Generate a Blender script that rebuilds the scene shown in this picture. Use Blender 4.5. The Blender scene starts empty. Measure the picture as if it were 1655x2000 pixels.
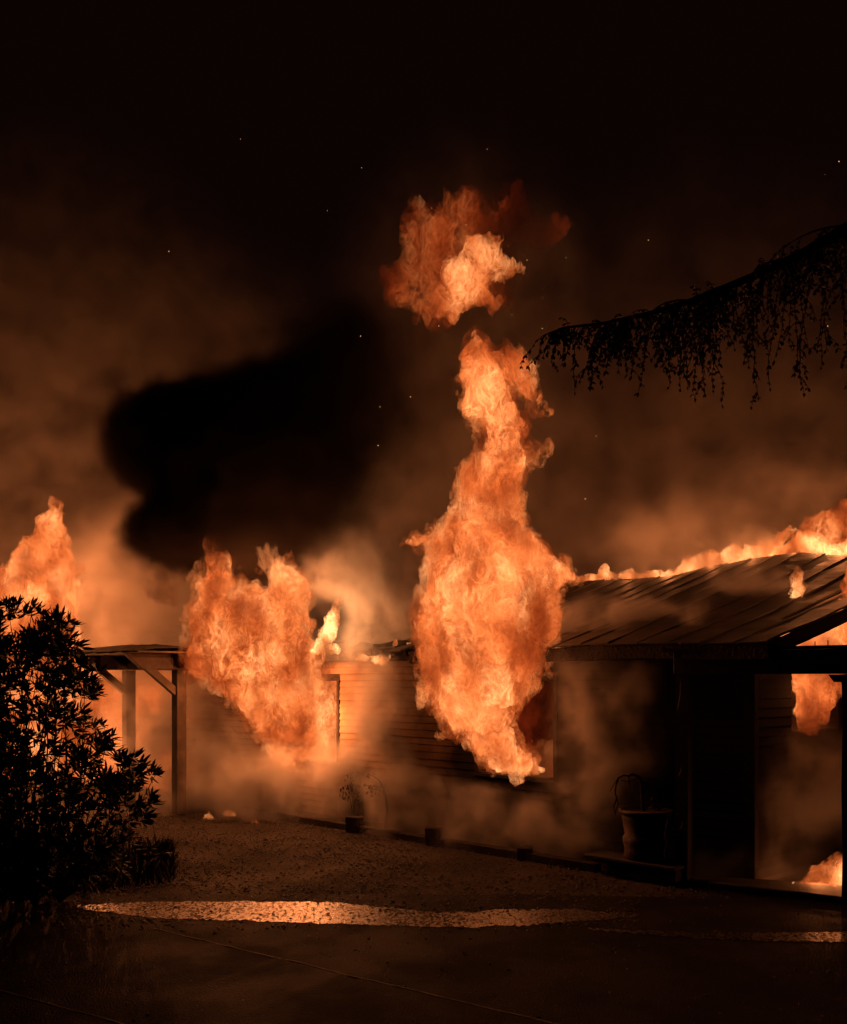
import bpy, bmesh, math, random
from mathutils import Vector, Matrix, noise as mnoise
sc = bpy.context.scene
C = bpy.context.collection
R = random.Random(7)

# ------------------------------------------------------------------ camera
F = 1900.0      # focal length in photograph pixels (1655 x 2000)
HC = 2.1        # eye height
HY = 1330.0     # picture row of the horizon
def P(x, y, Y): return Vector(((x-827.5)/F*Y, Y, HC-(y-HY)/F*Y))
def G(x, y, z=0.0):                      # point on the ground under a picture point
    Y = F*(HC-z)/(y-HY); return Vector(((x-827.5)/F*Y, Y, z))
cam = bpy.data.cameras.new('camera'); co = bpy.data.objects.new('camera', cam); C.objects.link(co)
co.location = (0, 0, HC); co.rotation_euler = (math.pi/2, 0, 0)
cam.sensor_fit = 'VERTICAL'; cam.sensor_height = 36; cam.lens = 36*F/2000
cam.shift_y = (HY-1000)/2000; cam.clip_end = 2000
sc.camera = co

# ------------------------------------------------------------------ night sky
w = bpy.data.worlds.new('World'); sc.world = w; w.use_nodes = True
nt = w.node_tree; bg = nt.nodes['Background']
sky = nt.nodes.new('ShaderNodeTexSky'); sky.sky_type = 'NISHITA'; sky.sun_disc = False
sky.sun_elevation = math.radians(-8); sky.sun_rotation = math.radians(200)
bg.inputs[1].default_value = 0.002
mx = nt.nodes.new('ShaderNodeMix'); mx.data_type = 'RGBA'; mx.blend_type = 'ADD'; mx.inputs[0].default_value = 1.0
nt.links.new(sky.outputs[0], mx.inputs[6]); mx.inputs[7].default_value = (1.7, .52, .36, 1)     # smoke-filled night sky
nt.links.new(mx.outputs[2], bg.inputs[0])
sc.view_settings.view_transform = 'Standard'; sc.view_settings.look = 'None'
sc.view_settings.gamma = 1; sc.view_settings.use_curve_mapping = False
sc.view_settings.exposure = 0.0
cy = sc.cycles
cy.use_denoising = True; cy.transparent_max_bounces = 96; cy.volume_bounces = 0; cy.max_bounces = 3
cy.diffuse_bounces = 0; cy.glossy_bounces = 1; cy.use_adaptive_sampling = True; cy.adaptive_threshold = 0.035; cy.adaptive_min_samples = 24
cy.sample_clamp_indirect = 3.0; cy.sample_clamp_direct = 12.0
cy.volume_max_steps = 512

# ------------------------------------------------------------------ helpers
def tag(o, label=None, cat=None, group=None, kind=None):
    if label: o['label'] = label
    if cat: o['category'] = cat
    if group: o['group'] = group
    if kind: o['kind'] = kind
    return o
def empty(name, loc=(0, 0, 0), rz=0.0):
    o = bpy.data.objects.new(name, None); C.objects.link(o); o.location = loc; o.rotation_euler = (0, 0, rz); return o
def link(name, me, parent=None, m=None):
    o = bpy.data.objects.new(name, me); C.objects.link(o)
    if parent is not None: o.parent = parent
    if m is not None and not me.materials: me.materials.append(m)
    return o
def obj(name, bm, m, parent=None, smooth=False):
    me = bpy.data.meshes.new(name); bm.to_mesh(me); bm.free()
    if smooth:
        for p in me.polygons: p.use_smooth = True
    return link(name, me, parent, m)
def box(bm, lo, hi, mat=None, jit=0.0):
    v = []
    for x in (lo[0], hi[0]):
        for y in (lo[1], hi[1]):
            for z in (lo[2], hi[2]):
                q = Vector((x+R.uniform(-jit, jit), y+R.uniform(-jit, jit), z+R.uniform(-jit, jit)))
                v.append(bm.verts.new(mat @ q if mat else q))
    for f in ((0,1,3,2), (4,6,7,5), (0,4,5,1), (2,3,7,6), (0,2,6,4), (1,5,7,3)):
        bm.faces.new([v[i] for i in f])
    return v
def beam(bm, a, b, w_, h_, up=Vector((0, 0, 1)), jit=0.0):
    a = Vector(a); b = Vector(b); x = (b-a).normalized(); y = up.cross(x)
    if y.length < 1e-4: y = Vector((1, 0, 0))
    y.normalize(); z = x.cross(y)
    M = Matrix((x, y, z)).transposed().to_4x4(); M.translation = a
    L = (b-a).length
    box(bm, (0, -w_/2, -h_/2), (L, w_/2, h_/2), M, jit)
def bevel(bm, r):
    bmesh.ops.bevel(bm, geom=list(bm.edges), offset=r, segments=1, affect='EDGES')
def tube(bm, pts, rad, n=6, cap=True):
    pts = [Vector(p) for p in pts]; rings = []
    for i, p in enumerate(pts):
        d = (pts[min(i+1, len(pts)-1)]-pts[max(i-1, 0)]).normalized()
        s = d.cross(Vector((0.13, 0.9, 0.37))).normalized(); t = d.cross(s)
        r = rad[i] if isinstance(rad, (list, tuple)) else rad
        rings.append([bm.verts.new(p+(s*math.cos(2*math.pi*k/n)+t*math.sin(2*math.pi*k/n))*r) for k in range(n)])
    for a, b in zip(rings[:-1], rings[1:]):
        for k in range(n): bm.faces.new((a[k], a[(k+1) % n], b[(k+1) % n], b[k]))
    if cap: bm.faces.new(rings[0][::-1]); bm.faces.new(rings[-1])
def lathe(bm, prof, n=28, wob=0.0):
    rings = []
    for r, z in prof:
        rings.append([bm.verts.new((r*(1+wob*math.sin(3*a+z*9))*math.cos(a), r*(1+wob*math.sin(3*a+z*9))*math.sin(a), z))
                      for a in [2*math.pi*k/n for k in range(n)]])
    for a, b in zip(rings[:-1], rings[1:]):
        for k in range(n): bm.faces.new((a[k], a[(k+1) % n], b[(k+1) % n], b[k]))
    bm.faces.new(rings[0][::-1]); bm.faces.new(rings[-1])

class X:
    """a socket of a node tree, with arithmetic"""
    def __init__(s, t, sock): s.t = t; s.s = sock
    def _m(s, op, *o):
        n = s.t.nodes.new('ShaderNodeMath'); n.operation = op
        for i, v in enumerate((s,)+o): put(s.t, v, n.inputs[i])
        return X(s.t, n.outputs[0])
    def __add__(s, o): return s._m('ADD', o)
    __radd__ = __add__
    def __sub__(s, o): return s._m('SUBTRACT', o)
    def __rsub__(s, o): return (s*-1.0)+o
    def __mul__(s, o): return s._m('MULTIPLY', o)
    __rmul__ = __mul__
    def __truediv__(s, o): return s._m('DIVIDE', o)
    def __pow__(s, o): return s._m('POWER', o)
    def abs(s): return s._m('ABSOLUTE')
    def min(s, o): return s._m('MINIMUM', o)
    def max(s, o): return s._m('MAXIMUM', o)
    def smin(s, o, k): return s._m('SMOOTH_MIN', o, k)
    def clamp(s): r = s._m('ADD', 0.0); r.s.node.use_clamp = True; return r
    def _v(s, op, o=None, scale=None, out=0):
        n = s.t.nodes.new('ShaderNodeVectorMath'); n.operation = op; put(s.t, s, n.inputs[0])
        if o is not None: put(s.t, o, n.inputs[1])
        if scale is not None: put(s.t, scale, n.inputs['Scale'])
        return X(s.t, n.outputs[out])
    def vadd(s, o): return s._v('ADD', o)
    def vsub(s, o): return s._v('SUBTRACT', o)
    def vmul(s, o): return s._v('MULTIPLY', o)
    def dot(s, o): return s._v('DOT_PRODUCT', o, out='Value')
    def length(s): return s._v('LENGTH', out='Value')
    def scale(s, k): return s._v('SCALE', scale=k)
    def comp(s, i):
        n = s.t.nodes.new('ShaderNodeSeparateXYZ'); put(s.t, s, n.inputs[0]); return X(s.t, n.outputs[i])
    def ramp(s, a, b, c=0.0, d=1.0, smooth=True):
        n = s.t.nodes.new('ShaderNodeMapRange'); n.clamp = True
        if smooth: n.interpolation_type = 'SMOOTHSTEP'
        put(s.t, s, n.inputs['Value'])
        for k, v in zip(('From Min', 'From Max', 'To Min', 'To Max'), (a, b, c, d)): n.inputs[k].default_value = v
        return X(s.t, n.outputs[0])
def put(t, v, sock):
    if isinstance(v, X): t.links.new(v.s, sock)
    else: sock.default_value = v
def noise(t, vec, scale, detail=2, rough=.5, color=False):
    n = t.nodes.new('ShaderNodeTexNoise'); put(t, vec, n.inputs['Vector']); n.inputs['Scale'].default_value = scale
    n.inputs['Detail'].default_value = detail; n.inputs['Roughness'].default_value = rough
    return X(t, n.outputs['Color' if color else 'Fac'])
def mixc(f, a, b):
    n = f.t.nodes.new('ShaderNodeMix'); n.data_type = 'RGBA'
    put(f.t, f, n.inputs['Factor'])
    for v, k in ((a, 6), (b, 7)):
        if isinstance(v, X): f.t.links.new(v.s, n.inputs[k])
        else: n.inputs[k].default_value = (*v, 1)
    return X(f.t, n.outputs[2])
def crampc(f, stops):
    n = f.t.nodes.new('ShaderNodeValToRGB'); put(f.t, f, n.inputs[0]); e = n.color_ramp.elements
    while len(e) < len(stops): e.new(0.5)
    for el, (p, c) in zip(e, stops): el.position = p; el.color = (*c, 1)
    return X(f.t, n.outputs[0])

MATS = {}
def mat(name, c1, c2=None, rough=.7, scale=6.0, bump=.3, bscale=60.0, spec=.4, char=None, stretch=(1, 1, 1), metal=0.0):
    """a surface of two mottled colours with fine relief; char(position) -> 0..1 blackens it with burn marks"""
    m = bpy.data.materials.new(name); m.use_nodes = True; t = m.node_tree
    b = t.nodes['Principled BSDF']
    p = X(t, t.nodes.new('ShaderNodeNewGeometry').outputs['Position']).vmul(stretch)
    c2 = c2 or tuple(v*.6 for v in c1)
    col = mixc(noise(t, p, scale, 5, .6).ramp(.35, .65), c1, c2)
    if char is not None:
        k = char(t, X(t, t.nodes.new('ShaderNodeNewGeometry').outputs['Position']))
        col = mixc(k, col, (.012, .010, .009))
    t.links.new(col.s, b.inputs['Base Color'])
    b.inputs['Roughness'].default_value = rough; b.inputs['Specular IOR Level'].default_value = spec
    b.inputs['Metallic'].default_value = metal
    if bump:
        bn = t.nodes.new('ShaderNodeBump'); bn.inputs['Strength'].default_value = bump; bn.inputs['Distance'].default_value = .02
        put(t, noise(t, p, bscale, 3, .6), bn.inputs['Height']); t.links.new(bn.outputs[0], b.inputs['Normal'])
    MATS[name] = m
    return m

# house frame: local x runs along the front wall (towards the viewer's right), local y goes into the house
HO = Vector((0, 13.4, 0)); HR = -math.pi/4
HM = Matrix.Translation(HO) @ Matrix.Rotation(HR, 4, 'Z')
def H(a, y, z): return HM @ Vector((a, y, z))

def wall_char(t, p):
    """burnt black round the near window and towards the near corner, with a ragged edge"""
    q = p.vsub(HO); a = q.dot((.7071, -.7071, 0)); z = q.comp(2)
    n = noise(t, p, 1.3, 5, .6)-.5
    n2 = noise(t, p, 7.0, 4, .65)-.5
    edge = a+n*2.2+n2*.5+z*.25
    main = edge.ramp(-.1, 1.3)
    soot = (((a+2.6).abs()*.8+(z-2.4).abs()*1.6)+n*1.2).ramp(.5, 1.1, 1.0, 0.0)
    return (main.max(soot*.75)).min(.97)
M_SIDING = mat('painted_siding', (.30, .19, .125), (.19, .115, .075), .8, 2.5, .35, 90, .08, wall_char)
M_SHEATH = mat('sheathing', (.08, .05, .035), rough=.9)
M_TIMBER = mat('weathered_timber', (.10, .07, .05), (.05, .035, .025), .8, 3, .5, 40, .2)
M_DARKT = mat('dark_stained_timber', (.035, .027, .022), (.02, .015, .012), .75, 4, .5, 50, .3)
M_CHAR = mat('charred_timber', (.018, .014, .012), (.03, .022, .018), .85, 9, .9, 30, .2)
M_ROOF = mat('painted_metal_roof', (.06, .045, .036), (.02, .016, .013), .6, 1.1, .25, 7, .25)
M_INT = mat('plaster', (.34, .24, .18), (.06, .045, .04), .9, 1.2, .3, 20)
M_POT = mat('terracotta', (.10, .055, .035), (.05, .03, .022), .7, 8, .4, 40)
M_BARK = mat('bark', (.055, .038, .028), (.025, .018, .014), .9, 12, .9, 30)
M_LEAF = mat('evergreen_leaf', (.025, .042, .016), (.035, .038, .015), .5, 5, .15, 30, .2)
M_NEED = mat('cedar_foliage', (.03, .045, .02), (.04, .04, .018), .6, 5, .1, 30, .3)
M_DRY = mat('scorched_leaf', (.10, .055, .03), (.05, .03, .02), .8, 9, .2, 30)
M_STONE = mat('gravel_stone', (.06, .047, .037), (.02, .017, .014), .6, 14, .3, 60)
M_EDGE = mat('firelit_edge', (.13, .11, .09), (.02, .017, .015), .8, 4, .5, 50)  # firelight on the pavement edge, put into the colour as a paler tone
M_CONC = mat('concrete', (.10, .085, .075), (.05, .042, .038), .75, 2.5, .5, 70)

# ------------------------------------------------------------------ ground
def sheet(name, pts, m, kind='structure', parent=None, z=None):
    bm = bmesh.new(); bm.faces.new([bm.verts.new(p) for p in pts]); o = obj(name, bm, m, parent)
    if parent is None: tag(o, kind=kind)
    return o
def ground_mat():
    m = bpy.data.materials.new('yard_ground'); m.use_nodes = True; t = m.node_tree; b = t.nodes['Principled BSDF']
    p = X(t, t.nodes.new('ShaderNodeNewGeometry').outputs['Position'])
    n1 = noise(t, p, .7, 5, .6); n2 = noise(t, p, 26, 4, .7); n3 = noise(t, p, 140, 2, .6)
    col = mixc(n1.ramp(.35, .65), (.042, .031, .023), (.02, .016, .012))
    col = mixc(n2.ramp(.52, .75), col, (.10, .08, .06))
    t.links.new(col.s, b.inputs['Base Color']); put(t, n1.ramp(.3, .7, .7, .95), b.inputs['Roughness']); b.inputs['Specular IOR Level'].default_value = .15
    bn = t.nodes.new('ShaderNodeBump'); bn.inputs['Strength'].default_value = .9; bn.inputs['Distance'].default_value = .05
    put(t, n2*.7+n3*.35+n1*.6, bn.inputs['Height']); t.links.new(bn.outputs[0], b.inputs['Normal'])
    return m
def asphalt_mat(name, wet):
    m = bpy.data.materials.new(name); m.use_nodes = True; t = m.node_tree; b = t.nodes['Principled BSDF']
    p = X(t, t.nodes.new('ShaderNodeNewGeometry').outputs['Position'])
    n1 = noise(t, p, 1.1, 5, .6); n2 = noise(t, p, 60, 3, .7)
    vo = t.nodes.new('ShaderNodeTexVoronoi'); put(t, p, vo.inputs['Vector']); vo.inputs['Scale'].default_value = 70
    v = X(t, vo.outputs['Distance'])
    col = mixc(n1.ramp(.35, .65), (.018, .014, .012), (.009, .008, .007))
    n4 = noise(t, p.vmul((1, .5, 1)), 34, 3, .7)
    if wet: col = mixc(n4.ramp(.45, .6), (.008, .007, .006), (.05, .04, .032))
    t.links.new(col.s, b.inputs['Base Color'])
    bn = t.nodes.new('ShaderNodeBump'); bn.inputs['Distance'].default_value = .012
    if wet:
        put(t, n4.ramp(.40, .62, .42, .06), b.inputs['Roughness']); b.inputs['IOR'].default_value = 1.9
        bn.inputs['Strength'].default_value = .35; put(t, n4*1.0+n2*.25, bn.inputs['Height'])
    else:
        put(t, n1.ramp(.3, .7, .62, .85), b.inputs['Roughness']); b.inputs['Specular IOR Level'].default_value = .04
        bn.inputs['Strength'].default_value = .8; put(t, v+n2, bn.inputs['Height'])
    t.links.new(bn.outputs[0], b.inputs['Normal'])
    return m
bm = bmesh.new()
N = 40
gx = [-400, -120, -40]+[-14+28*i/90 for i in range(91)]+[40, 120, 400]
gy = [-60, -10]+[3+17*i/70 for i in range(71)]+[40, 120, 600]
vv = []
for x in gx:
    row = []
    for y in gy:
        z = 0.0
        if -14 <= x <= 14 and 9.6 <= y <= 20:
            k = min(1, (y-9.6)/.8)
            z = k*(mnoise.noise(Vector((x*.9, y*.9, 0)))*.02+mnoise.noise(Vector((x*3, y*3, 4)))*.012)
        row.append(bm.verts.new((x, y, z-.012)))
    vv.append(row)
for i in range(len(gx)-1):
    for j in range(len(gy)-1): bm.faces.new((vv[i][j], vv[i+1][j], vv[i+1][j+1], vv[i][j+1]))
tag(obj('ground', bm, ground_mat(), smooth=True), kind='structure')
M_ASPH = asphalt_mat('asphalt', False); M_WET = asphalt_mat('wet_asphalt', True)
# drive: asphalt in front of the yard, ragged far edge
edge = []
for i in range(61):
    x = -30+60*i/60
    edge.append((x, 9.55+.12*mnoise.noise(Vector((x*1.3, 2, 0)))+.05*mnoise.noise(Vector((x*6, 5, 0)))-.02*x, .004))
bm = bmesh.new()
for (a, b) in zip(edge[:-1], edge[1:]):
    bm.faces.new([bm.verts.new(q) for q in ((a[0], -30, .004), (b[0], -30, .004), b, a)])
bmesh.ops.remove_doubles(bm, verts=bm.verts, dist=.0001)
tag(obj('road', bm, M_ASPH), kind='structure')
# wet strips lying on it
def wet(name, pts, seed):
    top, bot = pts
    def dense(L):
        out = []
        for (x0, y0), (x1, y1) in zip(L[:-1], L[1:]):
            for k in range(40):
                f = k/40; x = x0+(x1-x0)*f; y = y0+(y1-y0)*f
                y += 4.0*mnoise.noise(Vector((x*.02, seed, 0)))+3.0*mnoise.noise(Vector((x*.11, seed+3, 0)))
                out.append((x, y))
        out.append(L[-1]); return out
    a = dense(top); b = dense(bot); bm = bmesh.new()
    va = [bm.verts.new(G(x, y, .008)) for x, y in a]; vb = [bm.verts.new(G(x, y, .008)) for x, y in b]
    for i in range(len(va)-1): bm.faces.new((vb[i], vb[i+1], va[i+1], va[i]))
    return tag(obj(name, bm, M_WET), kind='structure')
wet('puddle', ([(150, 1768), (300, 1761), (640, 1761), (860, 1783), (1000, 1776), (1120, 1776), (1250, 1786)],
               [(150, 1774), (300, 1793), (640, 1803), (860, 1811), (1000, 1808), (1120, 1800), (1250, 1790)]), 1)
wet('puddle', ([(1150, 1812), (1300, 1820), (1500, 1822), (1760, 1818)],
               [(1150, 1815), (1300, 1829), (1500, 1838), (1760, 1840)]), 5)
# pavement slabs; a paler edge strip paints in the firelight along their rims
def pave(name, a, b, wd, h):
    a = Vector(a); b = Vector(b); d = (b-a).normalized(); nrm = Vector((-d.y, d.x, 0))
    if nrm.y > 0: nrm = -nrm
    bm = bmesh.new(); n = 70; rows = []
    for i in range(n+1):
        p = a+(b-a)*(i/n)
        j = .012*mnoise.noise(Vector((i*.9, 3, 0)))+.02*mnoise.noise(Vector((i*.21, 8, 0)))
        hh = h*(1+.35*mnoise.noise(Vector((i*.7, 9, 0))))
        q = p+nrm*j
        rows.append([bm.verts.new(q+Vector((0, 0, z))+nrm*o) for o, z in ((0, .001), (.0, hh*.6), (.012, hh), (.05, hh), (wd, hh*.2), (wd+.01, .001))])
    for r0, r1 in zip(rows[:-1], rows[1:]):
        for k in range(5): bm.faces.new((r0[k], r1[k], r1[k+1], r0[k+1]))
    e_ = bmesh.new(); er = [[e_.verts.new(q) for q in [r[0].co+Vector((0, 0, h*.9))-nrm*.004, r[0].co+Vector((0, 0, h*1.12))+nrm*.002, r[0].co+Vector((0, 0, h*1.1))+nrm*.016, r[0].co-nrm*.006]] for r in rows]
    for r0, r1 in zip(er[:-1], er[1:]):
        for k in range(4): e_.faces.new((r0[k], r1[k], r1[(k+1) % 4], r0[(k+1) % 4]))
    slab = tag(obj(name, bm, M_ASPH), kind='structure'); obj('edge', e_, M_EDGE, slab)
    return slab
p1 = G(350, 1830); p2 = G(850, 1950); d = (p2-p1)
pave('pavement', p1-d*.12, p2+d*1.6, 1.2, .022)
p1 = G(0, 1940); p2 = G(220, 2000); d = (p2-p1)
pave('pavement', p1-d*2.5, p2+d*3, 1.0, .022)
# patio slab under the near pergola
a0 = G(1385, 1736); a1 = G(1700, 1772); dd = (a1-a0).normalized(); dn = Vector((-dd.y, dd.x, 0))
bm = bmesh.new()
lo_ = [a0, a0+dd*6, a0+dd*6+dn*1.6, a0+dn*.35]
b0 = [bm.verts.new(q+Vector((0, 0, -.02))) for q in lo_]; b1 = [bm.verts.new(q+Vector((0, 0, .07))) for q in lo_]
bm.faces.new(b1); [bm.faces.new((b0[i], b0[(i+1) % 4], b1[(i+1) % 4], b1[i])) for i in range(4)]
bevel(bm, .01)
tag(obj('patio', bm, M_CONC), kind='structure')

# loose gravel and chips over the yard: nobody could count them
def scatter_chips(name, n, region, size, m, label, cat, z0=0.0, flat=.6):
    verts = []; faces = []
    for _ in range(n):
        x, y = region()
        s = size*R.choice((.5, .7, .8, 1, 1.2, 1.8)); c = Vector((x, y, z0+s*.15)); ang = R.random()*6.28
        b = len(verts); pr = R.uniform(.6, 1.4)
        for k in range(4):
            th = ang+k*math.pi/2+R.uniform(-.3, .3); verts.append(c+Vector((math.cos(th)*s*pr, math.sin(th)*s/pr, -s*.25)))
        for k in range(4):
            th = ang+.5+k*math.pi/2+R.uniform(-.3, .3); verts.append(c+Vector((math.cos(th)*s*.6*pr, math.sin(th)*s*.6/pr, s*flat*R.uniform(.5, 1.1))))
        for k in range(4):
            k2 = (k+1) % 4; faces += [(b+k, b+k2, b+4+k), (b+k2, b+4+k2, b+4+k)]
        faces += [(b+4, b+5, b+6), (b+4, b+6, b+7)]
    me = bpy.data.meshes.new(name); me.from_pydata(verts, [], faces)
    return tag(link(name, me, None, m), label, cat, kind='stuff')
def yard():
    while True:
        x = R.uniform(-6.5, 4.5); y = R.uniform(9.3, 15.5)
        if x+y < 12.75 and R.random() < .35+.65*max(0, mnoise.noise(Vector((x*.8, y*.8, 1)))+.5): return x, y
scatter_chips('gravel', 18000, yard, .0095, M_STONE, 'loose gravel and trampled litter over the dirt yard in front of the house', 'gravel')
def near():
    return R.uniform(-4, 4), R.uniform(5.8, 9.4)
def in_puddle():
    x = R.uniform(90, 1250); q = G(x, 1786+R.gauss(0, 16)); return q.x, q.y
scatter_chips('pebbles', 2200, in_puddle, .009, M_STONE, 'small wet pebbles breaking the shine of the puddle', 'pebbles', .004)
scatter_chips('grit', 900, near, .008, M_STONE, 'scattered pale grit on the dark road', 'grit', .004)

# ------------------------------------------------------------------ the burning house
house = tag(empty('burning_house', HO, HR), 'low clapboard house on fire with metal roof and flames in its windows', 'house')
A0, A1, ZE = -12.0, 4.81, 2.38
WINS = [(-3.38, -1.83, .87, 2.10), (1.02, 2.25, .92, 2.10)]
def wall_with_holes(bm, a0, a1, z0, z1, holes, y0, y1, along='x'):
    xs = sorted({a0, a1} | {v for h in holes for v in h[:2]}); zs = sorted({z0, z1} | {v for h in holes for v in h[2:]})
    for i in range(len(xs)-1):
        for j in range(len(zs)-1):
            cx = (xs[i]+xs[i+1])/2; cz = (zs[j]+zs[j+1])/2
            if any(h[0] < cx < h[1] and h[2] < cz < h[3] for h in holes): continue
            if along == 'x': box(bm, (xs[i], y0, zs[j]), (xs[i+1], y1, zs[j+1]))
            else: box(bm, (y0, xs[i], zs[j]), (y1, xs[i+1], zs[j+1]))
bm = bmesh.new(); wall_with_holes(bm, A0, A1, -.05, ZE, WINS, .012, .13)
bmesh.ops.remove_doubles(bm, verts=bm.verts, dist=.0005)
wall = obj('wall', bm, M_SHEATH, house)
# one lapped board, shared: 1 m long, 0.1 m exposure
EXPO = .098
def board_mesh(name, m):
    bm = bmesh.new(); pr = [(.010, 0), (-.016, 0), (-.018, .004), (-.004, EXPO+.012), (.010, EXPO+.012)]
    l = [bm.verts.new((0, y, z)) for y, z in pr]; r = [bm.verts.new((1, y, z)) for y, z in pr]
    for k in range(5): bm.faces.new((l[k], r[k], r[(k+1) % 5], l[(k+1) % 5]))
    bm.faces.new(l[::-1]); bm.faces.new(r); bmesh.ops.recalc_face_normals(bm, faces=bm.faces)
    me = bpy.data.meshes.new(name); bm.to_mesh(me); bm.free(); me.materials.append(m); return me
BOARD = board_mesh('board', M_SIDING)
nb = 0
for r in range(24):
    z = .05+r*EXPO
    if z+.03 > ZE: break
    spans = [(A0, A1)]
    for (h0, h1, g0, g1) in WINS:
        if z+EXPO > g0-.02 and z < g1+.02:
            spans = [s for a, b in spans for s in (((a, h0-.05), (h1+.05, b)) if a < h0 and b > h1 else ((a, b),))]
    for a, b in spans:
        x = a
        while x < b-.02:
            L = R.uniform(1.9, 3.6)
            if b-(x+L) < .5: L = b-x
            o = link('board', BOARD, wall); o.location = (x+.0015, R.uniform(-.002, .003), z+R.uniform(-.002, .002)); o.scale = (min(L, b-x)-.003, 1, 1)
            o.rotation_euler = (R.uniform(-.03, .03), 0, R.uniform(-.0006, .0006)); x += L; nb += 1
# top plate board under the eave
bm = bmesh.new(); box(bm, (A0, -.03, ZE+.002), (A1, .10, ZE+.10)); obj('frieze_board', bm, M_CHAR, house)
bm = bmesh.new(); box(bm, (A1-.1, -.034, 0), (A1+.02, .06, ZE)); obj('corner_board', bm, M_CHAR, house)
for (h0, h1, g0, g1) in WINS:
    wn = bpy.data.objects.new('window', None); C.objects.link(wn); wn.parent = house
    for (p0, p1) in (((h0-.05, g0), (h0, g1)), ((h1, g0), (h1+.05, g1))):
        bm = bmesh.new(); box(bm, (p0[0], -.028, p0[1]-.0), (p1[0], .14, p1[1])); obj('frame', bm, M_CHAR, wn)
    bm = bmesh.new(); box(bm, (h0-.06, -.03, g1), (h1+.06, .14, g1+.06)); obj('frame', bm, M_CHAR, wn)
    bm = bmesh.new(); n = 14
    for i in range(n):
        xa = h0-.06+(h1-h0+.12)*i/n; xb = h0-.06+(h1-h0+.12)*(i+1)/n
        box(bm, (xa, -.05, g0-.05), (xb+.001*(i % 2), .14, g0-R.uniform(0, .02)))
    obj('sill', bm, M_CHAR, wn)
# inside: floor, back wall, partitions
bm = bmesh.new(); box(bm, (A0, 3.6, 0), (A1, 3.7, 2.4)); obj('interior_wall', bm, M_INT, house)
for ax in (-4.6, -.4, 3.0):
    bm = bmesh.new(); box(bm, (ax, .135, 0), (ax+.1, 3.6, 2.4)); obj('partition', bm, M_INT, house)
bm = bmesh.new(); box(bm, (-.3, .135, 2.36), (3.0, 3.6, 2.4)); obj('ceiling', bm, M_INT, house)
bm = bmesh.new(); box(bm, (A0, .135, -.03), (A1-.13, 3.6, .06)); obj('floor', bm, M_CHAR, house)
# gable end: boards along local y, its window, burnt open above
GW = [(.85, 2.15, 1.55, 2.2)]
gw = obj('gable_wall', (lambda b: (wall_with_holes(b, .14, 8.4, -.05, 2.32, GW, A1-.12, A1-.012, 'y'), b)[1])(bmesh.new()), M_SHEATH, house)
for r in range(23):
    z = .05+r*EXPO
    spans = [(.07, 8.4)]
    for (h0, h1, g0, g1) in GW:
        if z+EXPO > g0 and z < g1: spans = [(.07, h0), (h1, 8.4)]
    for a, b in spans:
        x = a
        while x < b-.02:
            L = R.uniform(1.9, 3.4)
            if b-(x+L) < .5: L = b-x
            o = link('board', BOARD, gw); o.location = (A1, x+.0015, z); o.scale = (L-.003, 1, 1); o.rotation_euler = (0, 0, math.pi/2); x += L
# roof
RT = [(-3, 3.7), (-.53, 3.83), (1.29, 3.80), (2.0, 3.88), (2.72, 3.95), (3.38, 3.96), (4.04, 3.86), (5.2, 3.74)]
def ridge_z(a):
    for (a0, z0), (a1, z1) in zip(RT[:-1], RT[1:]):
        if a <= a1:
            f = max(0, (a-a0)/(a1-a0)); f = f*f*(3-2*f); return z0+(z1-z0)*f
    return RT[-1][1]
YE, YR, ZV = -.5, 4.34, 2.5
def roof_z(a, y):
    f = (y-YE)/(YR-YE)
    ez = ZV+.015*math.sin(a*2.3)
    return ez+(ridge_z(a)-ez)*f-.09*math.sin(f*math.pi)*(1+.5*math.sin(a*1.1))*(.4+.6*(a > 3.5))
def roof_sheet(a0, a1, rib, n=14, y0=YE, y1=YR, thick=.012):
    bm = bmesh.new(); pr = [(a0, 0), (a0+.02, 0), (a1-.02, 0), (a1-.012, rib), (a1-.001, rib), (a1-.0005, 0)]
    rows = []
    for i in range(n+1):
        y = y0+(y1-y0)*i/n; wv = .006*math.sin(i*1.7+a0*5)
        rows.append([bm.verts.new((a, y, roof_z(a, y)+z+wv)) for a, z in pr]+[bm.verts.new((pr[-1][0], y, roof_z(a1, y)-thick+wv)), bm.verts.new((a0, y, roof_z(a0, y)-thick+wv))])
    m = len(rows[0])
    for r0, r1 in zip(rows[:-1], rows[1:]):
        for k in range(m): bm.faces.new((r0[k], r0[(k+1) % m], r1[(k+1) % m], r1[k]))
    bm.faces.new(rows[0]); bm.faces.new(rows[-1][::-1]); bmesh.ops.recalc_face_normals(bm, faces=bm.faces)
    return bm
roof = bpy.data.objects.new('roof', None); C.objects.link(roof); roof.parent = house
a = -.72; i = 0
while a < 5.15:
    b = min(a+.372, 5.2)
    y1 = YR-(0 if a > 1.2 else R.uniform(0, .3)) ; y0 = YE+(0 if a > .2 else R.uniform(.0, .5))
    obj('roof_panel', roof_sheet(a, b-.002, .014, y0=y0, y1=y1), M_ROOF, roof); a = b
bm = bmesh.new()                                   # far slope, seen only past the ridge
g = [[bm.verts.new((a_, YR+.003+s*4.8, ridge_z(a_)-.02-s*1.35)) for s in (0, .5, 1)] for a_ in [-.7+5.9*k/20 for k in range(21)]]
for c0, c1 in zip(g[:-1], g[1:]):
    for k in range(2): bm.faces.new((c0[k], c1[k], c1[k+1], c0[k+1]))
obj('rear_slope', bm, M_ROOF, roof)
bm = bmesh.new()
for k in range(20):
    a_ = .2+5.0*k/20; b_ = .2+5.0*(k+1)/20
    za = roof_z(a_, YE); box(bm, (a_, YE+.02, za-.17), (b_, YE+.05, za-.014))
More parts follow.
